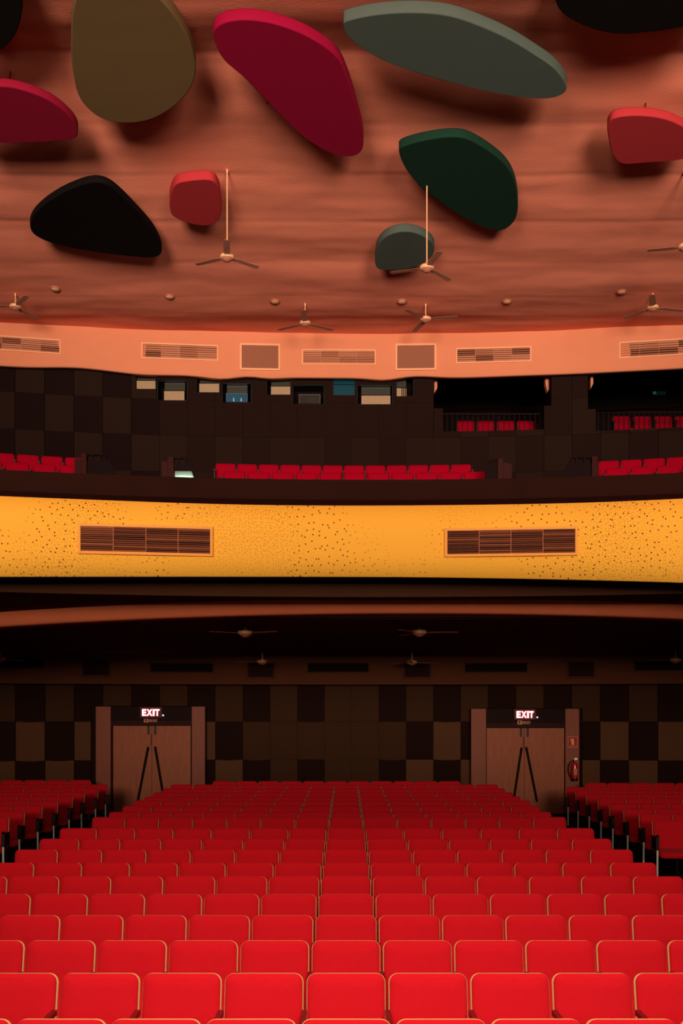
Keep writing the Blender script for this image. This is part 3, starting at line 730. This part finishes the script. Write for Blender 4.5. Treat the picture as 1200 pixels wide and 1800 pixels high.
# ------------------------------------------------------------------ fans
hub_me = MB().lathe([(.085, -.035), (.118, -.028), (.128, -.010), (.128, .022), (.115, .035), (.04, .045), (.028, .06)], 20).mesh('motor_housing', M_fan, True)
cap_me = MB().lathe([(.01, -.082), (.04, -.078), (.075, -.058), (.095, -.038), (.09, -.02)], 16).mesh('bottom_cap', M_blade, True)
bl = MB()
bl.v = [Vector(p) for p in [(.11, -.03, 0), (.2, -.06, .010), (.62, -.055, .008), (.66, -.03, .003), (.66, .04, -.012), (.62, .055, -.016), (.2, .06, -.018), (.11, .03, -.004)]]
bl.v += [p+Vector((0, 0, .005)) for p in bl.v]; n = 8
bl.f = [tuple(range(n)), tuple(reversed(range(n, 2*n)))]+[(i, (i+1) % n, n+(i+1) % n, n+i) for i in range(n)]
blade_me = bl.mesh('blade', M_blade)
def fan(px, py, Y, ang, label, group, top=None, can=True, dark=False, rodr=.012):
    bs = 1.13 if Y > 20 and not dark else 1.0
    p = P(px, py, Y); r = thing('ceiling_fan', p, label, 'fan', group)
    h = link('motor_housing', hub_me, r); link('bottom_cap', cap_me, h)
    for k in range(3): link('blade', blade_me, r, (0, 0, -.01), (math.radians(9), 0, math.radians(ang+120*k)), (bs, bs, 1))
    tz = (top if top else ceil_z(p.x, p.y))-p.z
    link('downrod', MB().tube((0, 0, .05), (0, 0, tz), rodr, n=8).mesh('downrod', M_fan, True), r)
    link('canopy', MB().lathe([(.013, tz-.06), (.018, tz-.05), (.02, tz-.01), (.02, tz+.03)], 12).mesh('canopy', M_blade if dark else M_fan, True), r)
fan(399, 452, 17.5, -84, 'ceiling fan on a long rod beside the small red cloud', 'ceiling fans on long rods')
fan(750, 471, 17.3, -75, 'ceiling fan on a long rod before the small grey green cloud', 'ceiling fans on long rods')
fan(1204, 434, 17.5, 50, 'ceiling fan half out of the picture at the right edge', 'ceiling fans on long rods')
fan(27, 539, 22.0, -52, 'rear ceiling fan nearest the left edge', 'rear short rod ceiling fans')
fan(536, 568, 22.5, -90, 'rear ceiling fan left of centre with one blade pointing forward', 'rear short rod ceiling fans')
fan(748, 561, 22.5, -12, 'rear ceiling fan right of centre below the long rod one', 'rear short rod ceiling fans')
fan(1147, 541, 22.0, -109, 'rear ceiling fan near the right edge', 'rear short rod ceiling fans')
LZ = CZ+LC
fan(431, 1112, 16.6, 90, 'dim fan under the balcony, front left one', 'fans under the balcony', LZ, dark=True)
fan(737, 1111, 16.6, -5, 'dim fan under the balcony, front right one', 'fans under the balcony', LZ, dark=True)
fan(461, 1163, 23.0, 180, 'dim fan under the balcony, rear left of centre', 'fans under the balcony', LZ, dark=True)
fan(724, 1164, 23.0, 20, 'dim fan under the balcony, rear right of centre', 'fans under the balcony', LZ, dark=True)
fan(0, 1158, 22.6, 170, 'dim fan under the balcony, cut by the left edge', 'fans under the balcony', LZ, dark=True)
fan(1187, 1160, 22.6, 190, 'dim fan under the balcony, cut by the right edge', 'fans under the balcony', LZ, dark=True)
# dome lamps
dome = MB().lathe([(.012, -.052), (.05, -.048), (.085, -.034), (.10, -.012), (.105, .03)], 18).mesh('dome', M_lamp, True)
ringm = MB().lathe([(.107, .0), (.118, .0), (.118, .05), (.107, .05)], 18).mesh('trim_ring', M_blade, True)
for px, py, wd in ((97, 512, 'above the leftmost rear fan'), (298, 525.5, 'below the long rod fan on the left'), (483, 534, 'left of centre beside a rear fan'), (706, 534, 'touching the blade of the centre right fan'), (891, 534, 'alone at the right of centre'), (1092, 517, 'beside the rightmost rear fan')):
    Y = 22.2
    for _ in range(12):
        x = (px-CX)*Y/F; Y = (ceil_z(x, Y)-.06-CZ)*F/(HY-py)
    x = (px-CX)*Y/F
    r = thing('dome_light', (x, Y, ceil_z(x, Y)), 'small round ceiling dome light, unlit, '+wd, 'light', 'small dome lights'); link('dome', dome, r); link('trim_ring', ringm, r, (0, 0, -.02))

# ------------------------------------------------------------------ exit doors
def text_mesh(s, size, depth, m, bold=0):
    cu = bpy.data.curves.new('t', 'FONT'); cu.body = s; cu.size = size; cu.extrude = depth; cu.offset = bold; cu.align_x = 'LEFT'
    o = bpy.data.objects.new('t', cu); C.objects.link(o)
    dg = bpy.context.evaluated_depsgraph_get(); me = bpy.data.meshes.new_from_object(o.evaluated_get(dg))
    bpy.data.objects.remove(o); bpy.data.curves.remove(cu)
    me.materials.clear(); me.materials.append(m)
    me.transform(Matrix.Rotation(PI/2, 4, 'X')); return me
def bounds(me):
    xs_ = [v_.co.x for v_ in me.vertices]; zs_ = [v_.co.z for v_ in me.vertices]; return min(xs_), max(xs_), min(zs_), max(zs_)
for di, (a, b, c, d, top, ltop, l0, l1, seam) in enumerate(doorspec):
    side = ('left', 'right')[di]
    Yc = arc_px(seam, 24.96, WR); Y = Yc-.12
    def X(px): return (px-seam)*Y/F
    def Z(py): return pz(py, Y)
    r = link('door_%d' % (di+1), None, None, ((seam-CX)*Y/F, Y, CZ)); r['kind'] = 'structure'; r['label'] = '%s double exit door of brown wood with pilasters and dark header' % side
    zf = .2-CZ
    for p0, p1 in ((a, b), (c, d)): link('pilaster', box_me('pilaster', M_wood2, X(p0), X(p1), -.10, .12, zf, Z(top), .006), r)
    hd = link('header', box_me('header', M_header, X(b), X(c), -.06, .12, Z(ltop), Z(top)-.01), r)
    link('header_rail', box_me('header_rail', mat('header_rail_wood', (.04, .007, .005), .6, spec=.1), X(b), X(c), -.075, -.058, Z(ltop), Z(ltop)+.11), r)
    link('jamb', box_me('jamb', M_header, X(b), X(l0)-.005, -.03, .1, zf, Z(ltop)), r)
    link('jamb', box_me('jamb', M_header, X(l1)+.005, X(c), -.03, .1, zf, Z(ltop)), r)
    for k, (p0, p1) in enumerate(((X(l0), -.004), (.004, X(l1)))):
        lf = link('door_leaf', box_me('door_leaf', M_wood, p0, p1, -.01, .05, zf, Z(ltop)-.012, .003), r)
        s = -1 if k == 0 else 1
        bx = s*.085
        link('bolt', MB().box(bx-.025, bx+.025, -.035, -.008, Z(ltop+16), Z(ltop)-.012).mesh('bolt', M_black, False, .004), lf)
        if di == 0: t0, t1 = ((X(261), Z(1313)), (X(243), Z(1406))) if k == 0 else ((X(273), Z(1312)), (X(288), Z(1402)))
        else: t0, t1 = ((X(916), Z(1314)), (X(902), Z(1406))) if k == 0 else ((X(924), Z(1313)), (X(943), Z(1409)))
        link('handle', MB().tube((t0[0], -.06, t0[1]), (t1[0], -.06, t1[1]), .028, n=10).tube((t0[0], -.005, t0[1]-.08), (t0[0], -.06, t0[1]-.08), .02).tube((t1[0], -.005, t1[1]+.08), (t1[0], -.06, t1[1]+.08), .02).mesh('handle', mat('dark_handle', (.012, .005, .004), .6, spec=.1), True), lf)
    link('dangling_cord', MB().tube((-.02, -.02, Z(ltop+16)), (-.025, -.02, Z(ltop+36)), .008, n=6).mesh('dangling_cord', M_black), r)
    # lit sign
    e0, e1, ey0, ey1 = ((251.5, 282, 1246.5, 1258.5), (906, 936, 1250, 1262))[di]
    s = thing('exit_sign', ((e0+e1)/2*1.0, 0, 0), 'glowing red EXIT sign above the %s double door' % side, 'sign', 'lit exit signs')
    sx = ((e0+e1)/2-CX)*Y/F; s.location = (sx, Y-.06, CZ+Z(ey1))
    W = (e1-e0)/2*Y/F; H = (ey1-ey0)*Y/F
    link('sign_box', box_me('sign_box', M_exitbox, -W-.06, W+.06, -.06, 0, -.045, H+.05, .008), s)
    x = -W
    ws = [('E', .24), ('X', .33), ('I', .11), ('T', .26)]
    cur = -W; tot = 2*W
    for ch, fr_ in ws:
        me = text_mesh(ch, .2, .006, M_exit, .010); b0, b1, b2, b3 = bounds(me)
        ww = fr_*tot
        me.transform(Matrix.Translation((cur, 0, 0)) @ Matrix.Diagonal(((ww)/(b1-b0), 1, H/(b3-b2), 1)) @ Matrix.Translation((-b0, 0, -b2)))
        link('letter', me, s, (0, -.072, 0)); cur += ww+tot*.02
    link('indicator_light', box_me('indicator_light', M_led, W+.075, W+.105, -.075, -.06, -.0, .03), s)
    l = bpy.data.lights.new('exit_glow', 'POINT'); l.energy = .7; l.color = (1, .02, .05); l.shadow_soft_size = .05
    link('exit_glow', l, s, (0, -.16, H*.4))
    # small fire exit plate
    f0, f1, fy0, fy1 = ((254, 278, 1263.5, 1270), (908, 931, 1266.5, 1273.5))[di]
    q = thing('fire_exit_plate', ((f0-CX)*Y/F, Y-.076, CZ+Z(fy1)), 'small FIRE EXIT plate on the header of the %s double door' % side, 'sign', 'small fire exit plates')
    W2 = (f1-f0)*Y/F; H2 = (fy1-fy0)*Y/F
    link('plate', box_me('plate', mat('plate_brown', (.09, .03, .02), .6), 0, W2, -.006, 0, 0, H2), q)
    link('symbol_panel', box_me('symbol_panel', mat('plate_symbol', (.55, .28, .15), .6), 0, H2*1.15, -.012, -.005, 0, H2), q)
    link('running_figure', MB().prism([(.03, .015), (.05, .02), (.06, .045), (.08, .03), (.09, .035), (.07, .06), (.075, .08), (.06, .09), (.035, .075), (.03, .06), (.045, .06)], -.016, -.011).mesh('running_figure', M_header), q)
    tm = text_mesh('FIRE EXIT', .06, .002, mat('plate_text', (.5, .3, .2), .6), .001); b0, b1, b2, b3 = bounds(tm)
    tm.transform(Matrix.Translation((H2*1.25, -.008, H2*.2)) @ Matrix.Diagonal(((W2-H2*1.35)/(b1-b0), 1, H2*.55/(b3-b2), 1)) @ Matrix.Translation((-b0, 0, -b2))); link('lettering', tm, q)
    if di == 1:
        # extinguisher sign and extinguisher on the right pilaster
        p = thing('extinguisher_sign', ((1004.5-CX)*Y/F, Y-.101, CZ+Z(1314)), 'red square sign with yellow fire extinguisher symbol on the right pilaster', 'sign')
        u = Y/F
        link('sign_border', box_me('sign_border', M_signpink, -9*u, 9*u, -.008, 0, 0, 20*u), p)
        link('sign_face', box_me('sign_face', M_signred, -7.5*u, 7.5*u, -.012, -.007, 2.5*u, 18.5*u), p)
        link('extinguisher_symbol', MB().prism([(-2*u, 5*u), (2*u, 5*u), (2*u, 14*u), (1*u, 16*u), (-1*u, 16*u), (-2*u, 14*u)], -.016, -.011).box(-3.6*u, -2.9*u, -.016, -.011, 10*u, 15*u).box(-3.6*u, 1*u, -.016, -.011, 15*u, 16*u).mesh('extinguisher_symbol', M_signyel), p)
        tm = text_mesh('FIRE EXTINGUISHER', .03, .001, M_signpink); b0, b1, b2, b3 = bounds(tm)
        tm.transform(Matrix.Translation((-6.5*u, -.013, 2.9*u)) @ Matrix.Diagonal((13*u/(b1-b0), 1, 1.4*u/(b3-b2), 1)) @ Matrix.Translation((-b0, 0, -b2))); link('lettering', tm, p)
        e = thing('fire_extinguisher', ((1006.5-CX)*Y/F, Y-.19, CZ+Z(1371)), 'red fire extinguisher with black hose hung on the right pilaster', 'extinguisher')
        link('body', MB().lathe([(.05, .02), (.08, .03), (.083, .06), (.083, .36), (.07, .42), (.03, .45), (.025, .47)], 20).mesh('body', M_extred, True), e)
        link('base_ring', MB().lathe([(.075, -.01), (.088, 0), (.088, .05), (.08, .055)], 20).mesh('base_ring', M_black, True), e)
        link('valve', MB().lathe([(.022, .46), (.028, .48), (.02, .51), (.012, .53)], 10).box(-.015, .07, -.012, .012, .52, .535).box(-.01, .06, -.012, .012, .545, .56).mesh('valve', M_chrome), e)
        hp = [(-.02, -.0, .50), (-.10, -.01, .47), (-.15, -.02, .38), (-.16, -.02, .25), (-.12, -.02, .12), (-.09, -.02, .06)]
        hm = MB()
        for h0, h1 in zip(hp, hp[1:]): hm.tube(h0, h1, .012, n=8)
        link('hose', hm.mesh('hose', M_black, True), e)
        link('label', MB().box(-.045, .045, -.087, -.070, .14, .30).mesh('label', mat('ext_label', (.6, .2, .15), .5)), e)
        link('bracket', MB().box(-.03, .03, .075, .088, .2, .3).mesh('bracket', M_black), e)
